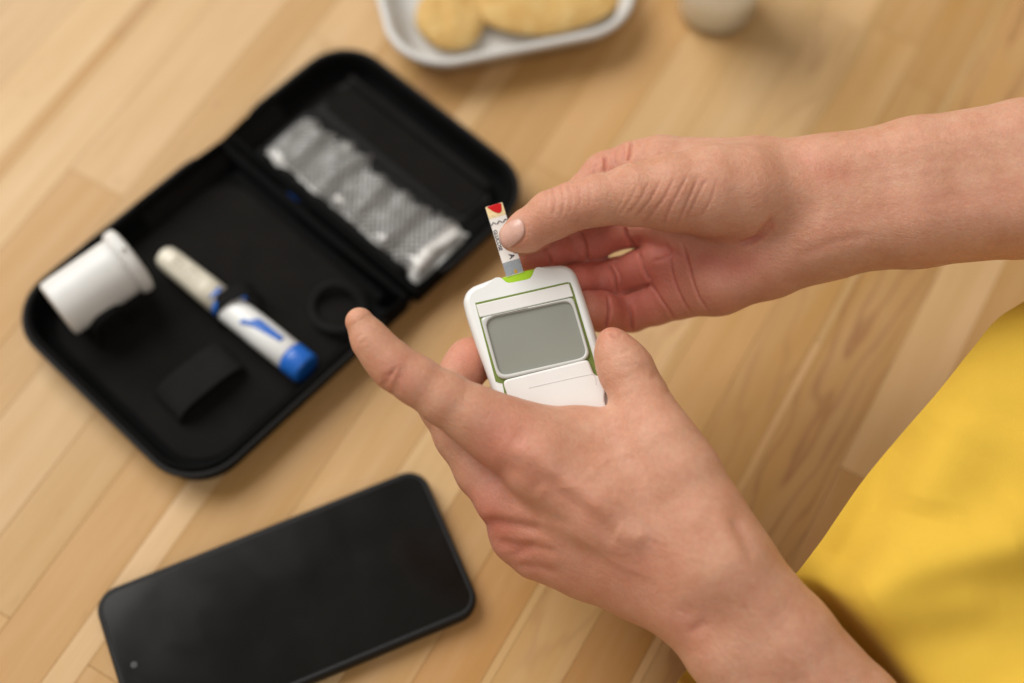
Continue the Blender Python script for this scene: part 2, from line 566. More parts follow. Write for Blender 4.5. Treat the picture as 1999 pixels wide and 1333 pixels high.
link('elastic_loop', arch('elastic_loop', loc_case(425, 625, .004), loc_case(505, 585, .004), .0075, .0165, flat=1.0), MAT['elastic'], base, False)
link('elastic_loop', arch('elastic_loop', loc_case(330, 800, .004), loc_case(455, 700, .004), .019, .0085, flat=2.0), MAT['elastic'], base, False)
link('elastic_loop', arch('elastic_loop', loc_case(186, 664, .004), loc_case(250, 616, .004), .0130, .021, flat=2.0), MAT['elastic'], base, False)
cc = loc_case(660, 605, .006)
link('elastic_ring', tube('elastic_ring', [(cc[0] + .012 * math.cos(a), cc[1] + .014 * math.sin(a), .0065 + .002 * math.sin(2 * a)) for a in np.linspace(0, 2 * math.pi, 28, endpoint=False)], .0022, 8, True), MAT['elastic'], base)

# silver sachets under the netting of the lid
sx0 = loc_case(554, 262, .008); sx1 = loc_case(870, 506, .008)
ax = sx1 - sx0; axL = np.linalg.norm(ax[:2]); ad = ax[:2] / axL; an = np.array([-ad[1], ad[0]])
strip = thing('sachet_strip', 'crumpled silver strip of sachets showing through black netting in the case lid', 'sachets',
              M=CASE_M @ frame((sx0[0], sx0[1], .0045), (*ad, 0), (*an, 0)))
NS_ = 5
pitch = axL / NS_


def sachet(k):
    x0 = (k - .02) * pitch; L = pitch * .95; hw = .0178 + .0016 * math.sin(k * 2.1)
    ph = rng.uniform(0, 6, 6)

    def fn(a, b):
        ed = min(1, 6 * min(a, 1 - a)) ** .7 * min(1, 7 * min(b, 1 - b)) ** .7
        x = x0 + L * (.03 + .94 * a) + .0006 * math.sin(9 * b + ph[0])
        y = (b - .5) * 2 * (hw + .0012 * math.sin(3 * math.pi * a + ph[1]) * (1 if b > .5 else -.6)) + .0012 * math.sin(k * 1.7)
        z = .0006 + ed * (.0058 + .0010 * math.sin(7 * a + ph[2]) * math.sin(6 * b + ph[3]) + .0003 * math.sin(9 * b + ph[4] + 3 * a)) + .0012 * math.exp(-((b - .14) / .10) ** 2) * ed
        return (x, y, z)
    return grid_mesh('sachet', fn, 26, 34)


for k in range(NS_):
    link('sachet', sachet(k), MAT['foil'], strip)
link('film_border', grid_mesh('film_border', lambda a, b: ((-.01 + 1.04 * a) * axL, (b - .5) * .030 + .0006 * math.sin(40 * a), .0004 + .0003 * math.sin(30 * a) * math.sin(9 * b)), 40, 10), MAT['foil'], strip)

# loose blue and clear lancet poking out under the strip
lq = loc_case(575, 388, .009)
lan = thing('lancet', 'small clear and blue lancet poking out below the silver sachets', 'lancet', M=CASE_M @ frame((lq[0], lq[1], .0060), (ad[0], ad[1], 0), (an[0], an[1], 0)))
RX = Matrix.Rotation(math.pi / 2, 4, 'Y')
o = link('body', lathe('body', [(.0012, -.011), (.0020, -.0105), (.0022, 0), (.0022, .0105), (.0014, .011)], 20), MAT['lens'], lan); o.matrix_local = RX
o = link('cap', lathe('cap', [(.0021, -.004), (.0024, -.0036), (.0024, .0036), (.0021, .004)], 20), MAT['blue'], lan); o.matrix_local = Matrix.Translation((-.0016, 0, 0.0)) @ RX

# netting pocket over the lid: real strands
X0, X1, Y0, Y1 = .010, .074, -.054, .054
SI = np.array((CASE_M @ frame((sx0[0], sx0[1], .0045), (*ad, 0), (*an, 0))).inverted() @ CASE_M)


def net_z(x, y):
    q = SI @ np.array([x, y, 0, 1])
    a, b = q[0] / axL, q[1] / .019
    inside = 1 / (1 + math.exp(-(min(a, 1 - a)) * 60)) * 1 / (1 + math.exp(-(1 - abs(b)) * 14))
    return .0056 + inside * (.0068 + .0010 * abs(math.cos(math.pi * a * NS_))) * (1 - .25 * b * b if abs(b) < 1.4 else .5)


def net():
    v, f, st = [], [], .0025
    # two families of diagonal strands crossing; each strand a flat ribbon with thickness
    w2, t = .00027, .0003
    cx, cy = (X0 + X1) / 2, (Y0 + Y1) / 2
    for fam, an_ in ((0, CA - math.radians(0)), (1, CA + math.radians(90))):
        d = np.array([math.cos(-an_), math.sin(-an_)]); n = np.array([-d[1], d[0]])
        for k in range(-45, 46):
            o = np.array([cx, cy]) + n * k * st
            pts = []
            for s in np.arange(-.085, .085, st / 1.0):
                p = o + d * s
                if X0 < p[0] < X1 and Y0 < p[1] < Y1:
                    pts.append(p)
            if len(pts) < 2:
                continue
            b0 = len(v)
            for p in pts:
                z = net_z(p[0], p[1]) + fam * .0002
                for sd in (-1, 1):
                    q = p + n * sd * w2
                    v.append((q[0], q[1], z)); v.append((q[0], q[1], z + t))
            for i in range(len(pts) - 1):
                a, c = b0 + 4 * i, b0 + 4 * i + 4
                f += [(a + 1, c + 1, c + 3, a + 3), (a, a + 2, c + 2, c), (a, c, c + 1, a + 1), (a + 2, a + 3, c + 3, c + 2)]
    return mesh('net_pocket', v, f)


np_ = link('net_pocket', net(), MAT['netting'], lid, False)
np_['kind'] = 'stuff'
for yy0, xx in ((.0, .0095),):
    link('pocket_binding', tube('pocket_binding', [(xx, y, .0066) for y in np.linspace(-.054, .054, 20)], [.0024] * 20, 8), MAT['elastic'], lid)
link('pocket_binding', tube('pocket_binding', [(.0735, y, .0085) for y in np.linspace(-.052, .052, 20)], [.0022] * 20, 8), MAT['elastic'], lid)
link('mesh_panel', slab('mesh_panel', rrect(.020, .104, .006, 5, .0615, .0), .0062, .0068, .0003), MAT['lining'], lid)

# ------------------------------------------------------------------ strip vial
va, vb = T(112, 606, .0255), T(262, 503, .0275)
vd = vb - va; vL = np.linalg.norm(vd)
vial = thing('strip_vial', 'white cylindrical strip container lying across the left edge of the black case', 'container', M=frame(va, np.cross(vd, (0, 0, 1)), np.cross(vd, np.cross(vd, (0, 0, 1)))))
vz = 1 if (np.array(vial.matrix_world)[:3, 2] @ vd) > 0 else -1
prof = [(.0126, 0), (.0140, .0004), (.0146, .0014), (.0148, .006), (.0149, vL * .75), (.0149, vL - .006)]
o = link('body', lathe('body', [(r, vz * z) for r, z in prof]), MAT['vial'], vial)
o = link('cap', lathe('cap', [(r, vz * z) for r, z in [(.0152, vL - .0066), (.0164, vL - .0064), (.0171, vL - .0054), (.0174, vL - .0028), (.0171, vL - .0010), (.0148, vL), (.0120, vL + .0005)]]), MAT['vial'], vial)
link('tab', slab('tab', rrect(.010, .004, .0015, 4, 0, .0), vz * vL - .004, vz * vL - .002, .0004), MAT['vial'], vial)
vial.children[-1].location = (0.0, -.0165, 0)

# ------------------------------------------------------------------ lancing pen
pa, pb = T(318, 497, .012), T(600, 722, .012)
pd = pb - pa; pL = np.linalg.norm(pd)
Mp = frame(pa, pd, (0, 0, 1)); Mp = frame(pa, pd, np.cross((0, 0, 1), pd))
pen = thing('lancing_pen', 'white and blue lancing pen held by an elastic loop in the black case', 'pen', M=Mp)
RY = Matrix.Rotation(math.pi / 2, 4, 'Y')


def along(name, prof, m, par=pen):
    o = link(name, lathe(name, [(r, z) for r, z in prof], 32), m, par); o.matrix_local = RY
    return o


q = pL
along('cap', [(.0030, 0), (.0048, .0006), (.0058, .0022), (.0062, .006), (.0068, q * .30), (.0070, q * .42)], MAT['pen_cream'])
along('collar', [(.0070, q * .42), (.0073, q * .425), (.0073, q * .45), (.0070, q * .455)], MAT['blue'])
along('barrel', [(.0070, q * .455), (.0074, q * .47), (.0074, q * .60), (.0076, q * .70), (.0076, q * .88), (.0072, q * .885)], MAT['white_plastic'])
along('plunger', [(.0070, q * .885), (.0078, q * .89), (.0080, q * .92), (.0080, q * .985), (.0074, q * .998), (.0060, q)], MAT['blue'])


def wrap(name, outline, r, m, par=pen, n=14):
    """print on the barrel: outline in (along, around) metres, laid on radius r as a thin shell"""
    p = np.array(outline); xs = np.linspace(p[:, 0].min(), p[:, 0].max(), n)
    v, f = [], []
    for i, x in enumerate(xs):
        ys = []
        for k in range(len(p)):
            a, b = p[k], p[(k + 1) % len(p)]
            if (a[0] - x) * (b[0] - x) <= 0 and a[0] != b[0]:
                ys.append(a[1] + (b[1] - a[1]) * (x - a[0]) / (b[0] - a[0]))
        lo, hi = min(ys), max(ys)
        for j in range(7):
            y = lo + (hi - lo) * j / 6; th = y / r
            v.append((x, r * math.sin(th), r * math.cos(th)))
        if i:
            f += [((i - 1) * 7 + j, i * 7 + j, i * 7 + j + 1, (i - 1) * 7 + j + 1) for j in range(6)]
    o = link(name, mesh(name, v, f), m, par)
    s = o.modifiers.new('thick', 'SOLIDIFY'); s.thickness = .0001; s.offset = 0
    return o


wrap('blue_mark', [(q * .62, -.003), (q * .66, .0035), (q * .83, .0035), (q * .83, .0005)], .00775, MAT['blue'])
wrap('blue_mark', [(q * .60, -.005), (q * .60, -.002), (q * .70, .0010), (q * .70, -.001)], .00755, MAT['blue'])
wrap('printed_sign', [(q * .385, -.004), (q * .385, .004), (q * .40, .004), (q * .40, -.004)], .00712, MAT['blue'])
wrap('printed_sign', [(q * .40, -.001), (q * .40, .001), (q * .44, .001), (q * .44, -.001)], .0074, MAT['blue'])
for k in range(6):
    x = q * (.10 + .035 * k)
    wrap('printed_line', [(x, -.003), (x, .003 - .0008 * (k % 3)), (x + q * .014, .003 - .0008 * (k % 3)), (x + q * .014, -.003)], .0070, MAT['pen_grey'])
link('clip', slab('clip', rrect(q * .07, .005, .001, 3, q * .47, .0072), -.002, .002, .0004), MAT['blue'], pen)

# ------------------------------------------------------------------ phone
fa = math.radians(23.3)
fc = (T(200, 1170, .009) + T(920, 1180, .009)) / 2
phone = thing('smartphone', 'black smartphone lying face up with its screen off below the case', 'phone',
              M=frame((fc[0], fc[1], .0003), (math.cos(fa), math.sin(fa), 0), (-math.sin(fa), math.cos(fa), 0)))
PW, PH = .158, .0750
ol = ccw(rrect(PW, PH, .0105, 10))
rs = [lift(inset(ol, .0035), 0), lift(inset(ol, .0012), .0006), lift(inset(ol, .0002), .0022), lift(ol, .0045), lift(inset(ol, .0002), .0072), lift(inset(ol, .0008), .0084),
      lift(inset(ol, .0016), .0088), lift(inset(ol, .0026), .0084)]
body = link('body', rings('body', rs), MAT['phone_body'], phone)
link('screen', slab('screen', inset(ol, .0027), .0080, .00862, .0003), MAT['phone_glass'], phone)
ins = inset(ol, .0045)
link('display', slab('display', inset(ol, .0052), .0085, .00870, .00005, 1), MAT['phone_glass'], phone)
c = np.array(phone.matrix_world.inverted()) @ np.array([*T(262, 1298, .0088), 1])
link('camera_hole', lathe('camera_hole', [(.0016, .0086), (.0016, .00874), (.0012, .00876)], 20), MAT['lens'], phone).location = (c[0], c[1], 0)
for sx, ln in ((.03, .010), (.012, .018)):
    link('side_button', slab('side_button', rrect(ln, .0012, .0005, 3), .0035, .0058, .0004), MAT['phone_body'], phone).location = (sx, PH / 2 - .0001, 0)

# ------------------------------------------------------------------ tray with biscuits
ta = math.radians(13.8)
near = (T(870, 138, .020) + T(1180, 72, .020)) / 2
TX, TY = np.array([math.cos(ta), math.sin(ta)]), np.array([-math.sin(ta), math.cos(ta)])
TW, TH, TR_ = .139, .190, .034
tcn = T(1046, 97, .020)[:2] + TY * TH / 2 + TX * (-.006)
tray = thing('serving_tray', 'pale grey rounded tray holding biscuits above the black case', 'tray', M=frame((tcn[0], tcn[1], .0002), (*TX, 0), (*TY, 0)))
ol = ccw(rrect(TW, TH, TR_, 14))
rs = [lift(inset(ol, .016), 0), lift(inset(ol, .012), .0006), lift(inset(ol, .0085), .005), lift(inset(ol, .0025), .0165), lift(inset(ol, .0004), .0185), lift(ol, .0200), lift(inset(ol, .0008), .0213), lift(inset(ol, .0026), .0218),
      lift(inset(ol, .0042), .0212), lift(inset(ol, .0052), .0195), lift(inset(ol, .0100), .006), lift(inset(ol, .0135), .0026), lift(inset(ol, .019), .0022)]
link('dish', rings('dish', rs), MAT['tray'], tray)


def cookie(label, px, py, a, b, rot, z, tilt, seed):
    c = T(px, py, z)
    M = Matrix.Translation(Vector(c)) @ Matrix.Rotation(rot, 4, 'Z') @ Matrix.Rotation(tilt, 4, 'X')
    ph = np.random.default_rng(seed).uniform(0, 6, 5)

    def top(r, th):
        h = .0075 * (1 - r ** 3.2) ** .5 if r < 1 else 0
        x, y = r * math.cos(th), r * math.sin(th)
        h += .0006 * math.sin(8.5 * (x + .35 * y * y) + ph[0]) * (1 - r * r) + .0005 * math.sin(21 * x + 9 * y + ph[1]) * (1 - r)
        return h
    rsx = []
    for r in (.55, .8, .93):
        rsx.append(np.array([(a * r * math.cos(t), b * r * math.sin(t), -.0025) for t in np.linspace(0, 2 * math.pi, 64, endpoint=False)]))
    for r in (1.0, .985, .95, .9, .8, .7, .6, .5, .4, .3, .2, .1, .02):
        rsx.append(np.array([(a * r * (1 + .02 * math.sin(3 * t + ph[2]) + .012 * math.sin(7 * t + ph[3])) * math.cos(t), b * r * (1 + .02 * math.sin(3 * t + ph[2]) + .012 * math.sin(7 * t + ph[3])) * math.sin(t), top(r, t)) for t in np.linspace(0, 2 * math.pi, 64, endpoint=False)]))
    o = link('biscuit', rings('biscuit', rsx), MAT['cookie'])
    o.matrix_world = M
    tag(o, label, 'biscuit', 'biscuits on the grey tray')
    return o


cookie('smaller golden oval biscuit at the left end of the grey tray', 880, 34, .0192, .0228, math.radians(8), .0075, 0, 3)
cookie('larger golden biscuit leaning over its neighbour on the right of the tray', 1074, -16, .0425, .0285, math.radians(14), .0105, math.radians(3), 5)

# ------------------------------------------------------------------ glass of milk
gc = T(1396, 18)
glass = thing('milk_glass', 'clear glass of milk standing on the table right of the tray', 'glass', loc=(gc[0], gc[1], .0003))
R0, R1, GH = .0222, .0285, .095
prof = [(R0 - .004, 0), (R0 - .0012, .0003), (R0, .002), (R1, GH), (R1 - .0006, GH + .0008), (R1 - .0016, GH), (R0 - .0011, .0042), (R0 - .003, .0020), (.002, .0016)]
link('tumbler', lathe('tumbler', prof, 64), MAT['glass'], glass)
link('milk', lathe('milk', [(.002, .0018), (R0 - .0032, .0022), (R0 - .0012, .0044), (R0 + .0034, .070), (R0 + .0030, .0702), (.002, .0700)], 64), MAT['milk'], glass)

# ------------------------------------------------------------------ glucose meter
m0 = P(1047, 660, .5745)
ra = math.radians(13.6)
mx = RT * math.cos(ra) + UP * math.sin(ra)
my = -RT * math.sin(ra) + UP * math.cos(ra)
tilt = math.radians(13)
my = my * math.cos(tilt) + FW * math.sin(tilt)
MM = frame(m0, mx, my)
MX, MY, MZ = [np.array([MM[i][k] for i in range(3)]) for k in range(3)]


def on_meter(x, y, h=0.0):
    """where the line of sight through a pixel meets the meter's face"""
    r = P(x, y, 1.0) - CAM
    o = m0 + MZ * h
    t = ((o - CAM) @ MZ) / (r @ MZ)
    q = CAM + r * t - m0
    return np.array([q @ MX, q @ MY])


def zp(pts):        # from the enlarged crop of the meter
    return [on_meter(880 + a / 3.9194, 480 + b / 3.9194) for a, b in pts]


meter = thing('glucose_meter', 'white and green handheld blood glucose meter with blank grey screen', 'meter', M=MM)
out = [(380, 230), (330, 240), (250, 262), (160, 295), (112, 338), (86, 410), (110, 520), (160, 670), (205, 800), (250, 920), (300, 1060), (360, 1220), (440, 1400), (540, 1560), (680, 1640), (900, 1620), (1120, 1560), (1240, 1460), (1290, 1330), (1280, 1180),
       (1230, 1000), (1170, 830), (1105, 640), (1030, 400), (978, 250), (955, 190), (915, 148), (860, 130), (760, 133), (690, 148), (637, 162), (628, 200), (612, 246), (520, 265), (432, 283)]
OL = ccw(resample(zp(out), 220))
# soften the corners a little, but keep the notch
for _ in range(2):
    OL = .5 * OL + .25 * (np.roll(OL, 1, 0) + np.roll(OL, -1, 0))
nc = on_meter(1010, 542)
wgt = np.clip((np.linalg.norm(OL - nc, axis=1) - .0085) / .006, .10, 1)[:, None]
ni = lambda d: OL + (inset(OL, d) - OL) * wgt
rs = [lift(ni(.0030), -.0150), lift(ni(.0014), -.0140), lift(ni(.0003), -.0120), lift(OL, -.0080), lift(ni(.0001), -.0036), lift(ni(.0006), -.0018), lift(ni(.0014), -.0007), lift(ni(.0022), -.0001), lift(ni(.0028), 0)]
link('body', rings('body', rs), MAT['white_plastic'], meter)
link('strip_port', slab('strip_port', ccw(np.array(zp([(366, 236), (428, 296), (622, 256), (652, 156), (560, 174), (460, 200)]))), -.0100, -.0034, .0003), MAT['green'], meter)
seam_o = [(186, 436), (912, 272), (938, 340), (1090, 850), (1128, 1012), (1112, 1080), (1100, 1330), (480, 1500), (395, 1050), (345, 1045), (250, 680)]
seam = ccw(resample(zp(seam_o), 120))
link('seam', slab('seam', seam, -.0008, .0002, .0001, 1), MAT['green_dark'], meter)
pan = [(195, 453), (905, 289), (938, 388), (222, 550)]
link('top_panel', slab('top_panel', ccw(resample(zp(pan), 80)), -.0002, .0009, .0004), MAT['panel_plastic'], meter)
bez = [(228, 556), (936, 398), (1062, 830), (1040, 868), (1000, 886), (420, 1020), (374, 1018), (352, 990)]
BZ = ccw(resample(zp(bez), 140))
for _ in range(3):
    BZ = .5 * BZ + .25 * (np.roll(BZ, 1, 0) + np.roll(BZ, -1, 0))
scr = [(270, 600), (285, 566), (320, 548), (880, 428), (915, 436), (934, 470), (1034, 815), (1030, 845), (1005, 862), (420, 992), (385, 990), (368, 965)]
SC = ccw(resample(zp(scr), 140))
for _ in range(6):
    SC = .5 * SC + .25 * (np.roll(SC, 1, 0) + np.roll(SC, -1, 0))
# bezel: frame with the screen sunk in it
k0 = int(np.argmin(np.linalg.norm(SC - BZ[0], axis=1))); SCr = np.roll(SC, -k0, 0)
link('bezel', rings('bezel', [lift(BZ, -.0002), lift(BZ, .0013), lift(inset(BZ, .0004), .0017), lift(inset(SCr, -.0004), .0017), lift(SCr, .0014), lift(SCr, -.0004)], False, False), MAT['bezel'], meter)
link('screen', slab('screen', inset(SC, -.0003), -.0006, .0005, .00005, 1), MAT['lcd'], meter)
but = [(398, 1040), (420, 1028), (1030, 878), (1052, 872), (1100, 1002), (1176, 996), (1192, 1040), (1186, 1110), (1176, 1190), (1260, 1400), (560, 1520)]
BT = ccw(resample(zp(but), 160))
for _ in range(4):
    BT = .5 * BT + .25 * (np.roll(BT, 1, 0) + np.roll(BT, -1, 0))
link('button_panel', slab('button_panel', BT, -.0002, .0022, .0010, 5), MAT['panel_plastic'], meter)
for ln in ([(600, 1094), (1020, 1000), (1096, 1000), (1112, 1070)],):
    pts = [(*p, .00212) for p in catmull(zp(ln), 8)]
    link('groove', tube('groove', pts, .00022, 6), MAT['groove'], meter)

# ------------------------------------------------------------------ test strip
sP = [(947.5, 403), (980.5, 395.7), (1024, 531), (987, 540)]
sz = -.0030
SO = [on_meter(x, y, sz) for x, y in sP]
s_c = (SO[0] + SO[1]) / 2; s_b = (SO[2] + SO[3]) / 2
sl = np.linalg.norm(s_b - s_c); sd = (s_b - s_c) / sl; sn = np.array([-sd[1], sd[0]])
sw = (np.linalg.norm(SO[1] - SO[0]) + np.linalg.norm(SO[2] - SO[3])) / 2 * .97
SM = MM @ frame((s_c[0], s_c[1], sz), (*sd, 0), (*sn, 0))
tstrip = thing('test_strip', 'white test strip with red blood drop pinched by thumb, plugged into the meter', 'test strip', M=SM)
# local: x along the strip from the blood end to the meter, y to the right hand side of the strip in the photograph
link('backing', slab('backing', rrect(sl, sw, .0003, 2, sl / 2, 0), -.0004, 0, .0001, 1), MAT['strip_white'], tstrip, False)
link('window', slab('window', rrect(sl * .175, sw * .98, .0002, 2, sl * .09, 0), .00002, .00006, .00001, 1), MAT['strip_cream'], tstrip, False)
link('contact', slab('contact', rrect(sl * .185, sw * 1.0, .0002, 2, sl * .90, 0), .00002, .00012, .00002, 1), MAT['strip_grey'], tstrip, False)
link('gold_lead', slab('gold_lead', rrect(.0016, .0012, .0003, 2, sl * .965, .0006), .00013, .00022, .00002, 1), MAT['gold'], tstrip, False)
bl = [(0.0002, -sw * .36), (.0014, -sw * .30), (.0030, -sw * .12), (.0040, sw * .06), (.0042, sw * .20), (.0034, sw * .33), (.0018, sw * .38), (0.0002, sw * .36)]
link('blood_drop', slab('blood_drop', ccw(catmull(bl, 4, True)), .00006, .00032, .0002), MAT['blood'], tstrip)
for k in range(9):
    y = (-.42 + .105 * k) * sw
    link('scale_tick', slab('scale_tick', rrect(.0016 if k % 2 else .0010, .00016, .00005, 1, sl * .155, y), .00006, .0001, .00001, 1), MAT['pen_grey'], tstrip, False)
for y in (-.33, .02, .37):
    c0 = np.array([sl * .235, y * sw])
    pts = [(c0[0] + .0011, c0[1] - .0011, .0001), (c0[0], c0[1], .0001), (c0[0] + .0011, c0[1] + .0011, .0001)]
    link('caret_mark', tube('caret_mark', pts, .00020, 6), MAT['ink'], tstrip)


def letters(txt, size, x, y, par, m, rot=0.0, z=.00006):
    cu = bpy.data.curves.new('lettering', 'FONT'); cu.body = txt; cu.size = size; cu.extrude = .00003; cu.offset = size * .022
    tmp = bpy.data.objects.new('lettering', cu); COL.objects.link(tmp)
    bpy.context.view_layer.update()
    me = bpy.data.meshes.new_from_object(tmp.evaluated_get(bpy.context.evaluated_depsgraph_get()))
    bpy.data.objects.remove(tmp)
    o = link('lettering', me, m, par, False); o.location = (x, y, z); o.rotation_euler = (0, 0, rot)
    return o


letters('GLUCOSE', .0021, sl * .34, -sw * .46, tstrip, MAT['ink'])
letters('TEST', .0026, sl * .40, -sw * .10, tstrip, MAT['ink'])
letters('A', .0032, sl * .715, -sw * .02, tstrip, MAT['ink'])
letters('V', .0024, sl * .69, sw * .26, tstrip, MAT['ink'])


# ------------------------------------------------------------------ the person's arms and hands (one implicit surface, meshed)
def mmr(c):
    p = P(c[0], c[1], c[2]); return (*p, c[3] * c[2] / F_PX)


def chain_sdf(q, ch, k):
    d = None
    for a, b in zip(ch[:-1], ch[1:]):
        pa_, pb_ = np.array(a[:3], np.float32), np.array(b[:3], np.float32); ba = pb_ - pa_
        t = np.clip(((q - pa_) @ ba) / max(float(ba @ ba), 1e-12), 0, 1)
        dd = np.linalg.norm(q - (pa_ + t[:, None] * ba), axis=1) - (a[3] + (b[3] - a[3]) * t)
        d = dd if d is None else smin(d, dd, k)
    return d


def smin(a, b, k):
    h = np.clip(k - np.abs(a - b), 0, None) / k
    return np.minimum(a, b) - h * h * k * 0.25


class Hand:
    def __init__(s, palm, kp, fingers, kf, extra=()):
        s.palm = [[mmr(c) for c in ch] for ch in palm]; s.kp = kp
        s.fingers = [([mmr(c) for c in ch], kk) for ch, kk in fingers]; s.kf = kf

    def __call__(s, q):
        q = q.astype(np.float32); pd_ = None
        for ch in s.palm:
            d = chain_sdf(q, ch, .004)
            pd_ = d if pd_ is None else smin(pd_, d, s.kp)
        out = pd_
        for ch, kk in s.fingers:
            out = smin(out, smin(chain_sdf(q, ch, .0035), pd_, kk), s.kf)
        return out

    def points(s):
        a = [c for ch in s.palm for c in ch] + [c for ch, _ in s.fingers for c in ch]
        return np.array(a)


def surface_nets(sdf, lo, hi, h):
    B = 4
    nb = np.ceil((hi - lo) / (h * B)).astype(int)
    n = nb * B + 1
    ctr = [lo[k] + (np.arange(nb[k]) + .5) * B * h for k in range(3)]
    g = np.stack(np.meshgrid(*ctr, indexing='ij'), -1).reshape(-1, 3)
    dc = sdf(g).reshape(nb)
    Fv = np.empty(n, np.float32)
    # far value first
    full = np.repeat(np.repeat(np.repeat(dc, B, 0), B, 1), B, 2)
    Fv[:] = 1.0
    Fv[:-1, :-1, :-1] = full
    act = np.argwhere(np.abs(dc) < h * B * 1.75)
    off = np.stack(np.meshgrid(*[np.arange(B + 1)] * 3, indexing='ij'), -1).reshape(-1, 3)
    idx = (act[:, None, :] * B + off[None]).reshape(-1, 3)
    key = np.unique(np.ravel_multi_index(idx.T, n))
    ii = np.stack(np.unravel_index(key, n), 1)
    vals = np.concatenate([sdf(lo + c * h) for c in np.array_split(ii, max(1, len(ii) // 200000))])
    Fv[ii[:, 0], ii[:, 1], ii[:, 2]] = vals
    Fv[0], Fv[-1], Fv[:, 0], Fv[:, -1], Fv[:, :, 0], Fv[:, :, -1] = [np.maximum(x, 1e-4) for x in (Fv[0], Fv[-1], Fv[:, 0], Fv[:, -1], Fv[:, :, 0], Fv[:, :, -1])]
    neg = Fv < 0
    cnt = np.zeros(np.array(n) - 1, np.int16); pos = np.zeros((*(np.array(n) - 1), 3), np.float32)
    c8 = [(i, j, k) for i in (0, 1) for j in (0, 1) for k in (0, 1)]
    sub = lambda A, c: A[c[0]:n[0] - 1 + c[0], c[1]:n[1] - 1 + c[1], c[2]:n[2] - 1 + c[2]]
    ssum = sum(sub(neg, c).astype(np.int8) for c in c8)
    cells = np.argwhere((ssum > 0) & (ssum < 8))
    cid = -np.ones(np.array(n) - 1, np.int64); cid[cells[:, 0], cells[:, 1], cells[:, 2]] = np.arange(len(cells))
    acc = np.zeros((len(cells), 3)); ct = np.zeros(len(cells))
    val = {c: Fv[cells[:, 0] + c[0], cells[:, 1] + c[1], cells[:, 2] + c[2]] for c in c8}
    for c in c8:
        for ax_ in range(3):
            if c[ax_] == 0:
                e = list(c); e[ax_] = 1; e = tuple(e)
                a, b = val[c], val[e]; m = (a < 0) != (b < 0)
                t = np.where(m, a / np.where(m, a - b, 1), 0)
                p = np.array(c, float)[None] + np.eye(3)[ax_][None] * t[:, None]
                acc[m] += p[m]; ct[m] += 1
    V = lo + (cells + acc / ct[:, None]) * h
    faces = []
    for ax_ in range(3):
        u_, v_ = (ax_ + 1) % 3, (ax_ + 2) % 3
        sh = [slice(None)] * 3; sh[ax_] = slice(0, -1); s1_ = [slice(None)] * 3; s1_[ax_] = slice(1, None)
        ch = neg[tuple(sh)] != neg[tuple(s1_)]
        e = np.argwhere(ch)
        e = e[(e[:, u_] > 0) & (e[:, v_] > 0) & (e[:, u_] < n[u_] - 1) & (e[:, v_] < n[v_] - 1)]
        du, dv = np.eye(3, dtype=int)[u_], np.eye(3, dtype=int)[v_]
        q = [cid[tuple((e - a * du - b * dv).T)] for a, b in ((1, 1), (0, 1), (0, 0), (1, 0))]
        q = np.stack(q, 1)
        s0_ = neg[e[:, 0], e[:, 1], e[:, 2]]
        q[~s0_] = q[~s0_][:, ::-1]
        faces.append(q)
    Fc = np.vstack(faces); Fc = Fc[(Fc >= 0).all(1)]
    return V, Fc


def grad(sdf, V, e=4e-4):
    g = np.stack([sdf(V + np.eye(3)[k] * e) - sdf(V - np.eye(3)[k] * e) for k in range(3)], 1)
    return g / (np.linalg.norm(g, axis=1)[:, None] + 1e-9)


def seg_dist(x, y, pl):
    d = np.full(len(x), 1e9); s_at = np.zeros(len(x))
    L = 0; pl = np.asarray(pl, float)
    tot = np.sum(np.linalg.norm(np.diff(pl, axis=0), axis=1))
    for a, b in zip(pl[:-1], pl[1:]):
        v = b - a; l2 = v @ v
        t = np.clip(((x - a[0]) * v[0] + (y - a[1]) * v[1]) / l2, 0, 1)
        dd = np.hypot(x - a[0] - t * v[0], y - a[1] - t * v[1])
        m = dd < d; d[m] = dd[m]; s_at[m] = (L + t[m] * math.sqrt(l2)) / tot; L += math.sqrt(l2)
    return d, s_at


def build_arm(hand, lo_pad, h, marks, flushes, seed):
    pts = hand.points(); r = pts[:, 3].max()
    lo = (pts[:, :3] - pts[:, 3:]).min(0) - .004; hi = (pts[:, :3] + pts[:, 3:]).max(0) + .004
    V, Fc = surface_nets(hand, lo, hi, h)
    for _ in range(2):
        n_ = grad(hand, V); V = V - n_ * hand(V)[:, None] * .9
    n_ = grad(hand, V)
    x, y, dep = to_px(V)
    facing = -(n_ @ ((FW)))
    disp = np.zeros(len(V)); fl = np.zeros(len(V))
    for pl, depth, wid, drange in marks:
        d, s_at = seg_dist(x, y, catmull(pl, 6) if len(pl) > 2 else pl)
        taper = np.clip(np.minimum(s_at, 1 - s_at) * 6 + .15, 0, 1)
        m = np.clip((facing + .1) * 3, 0, 1) * (dep > drange[0]) * (dep < drange[1])
        g = np.exp(-(d / wid) ** 2)
        side = (.10 if wid < 6 else .25) * np.exp(-((d - wid * 2.0) / (wid * 1.2)) ** 2) if depth > 0 else 0
        disp += -depth * (g - side) * taper * m
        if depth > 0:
            fl += (.36 if seed == 1 else .12) * g * taper * m * min(1, depth / .0007)  # shade in the creases painted in as redder, darker skin
    for (px, py, dd, rad, amt) in flushes:
        c_ = P(px, py, dd)
        fl += amt * np.exp(-(np.linalg.norm(V - c_, axis=1) / (rad * dd / F_PX)) ** 2)
    V = V + n_ * disp[:, None]
    return V, Fc, np.clip(fl, 0, 1)


def z3(pts):
    return [(900 + a / 2.6667, 180 + b / 2.6667) for a, b in pts]


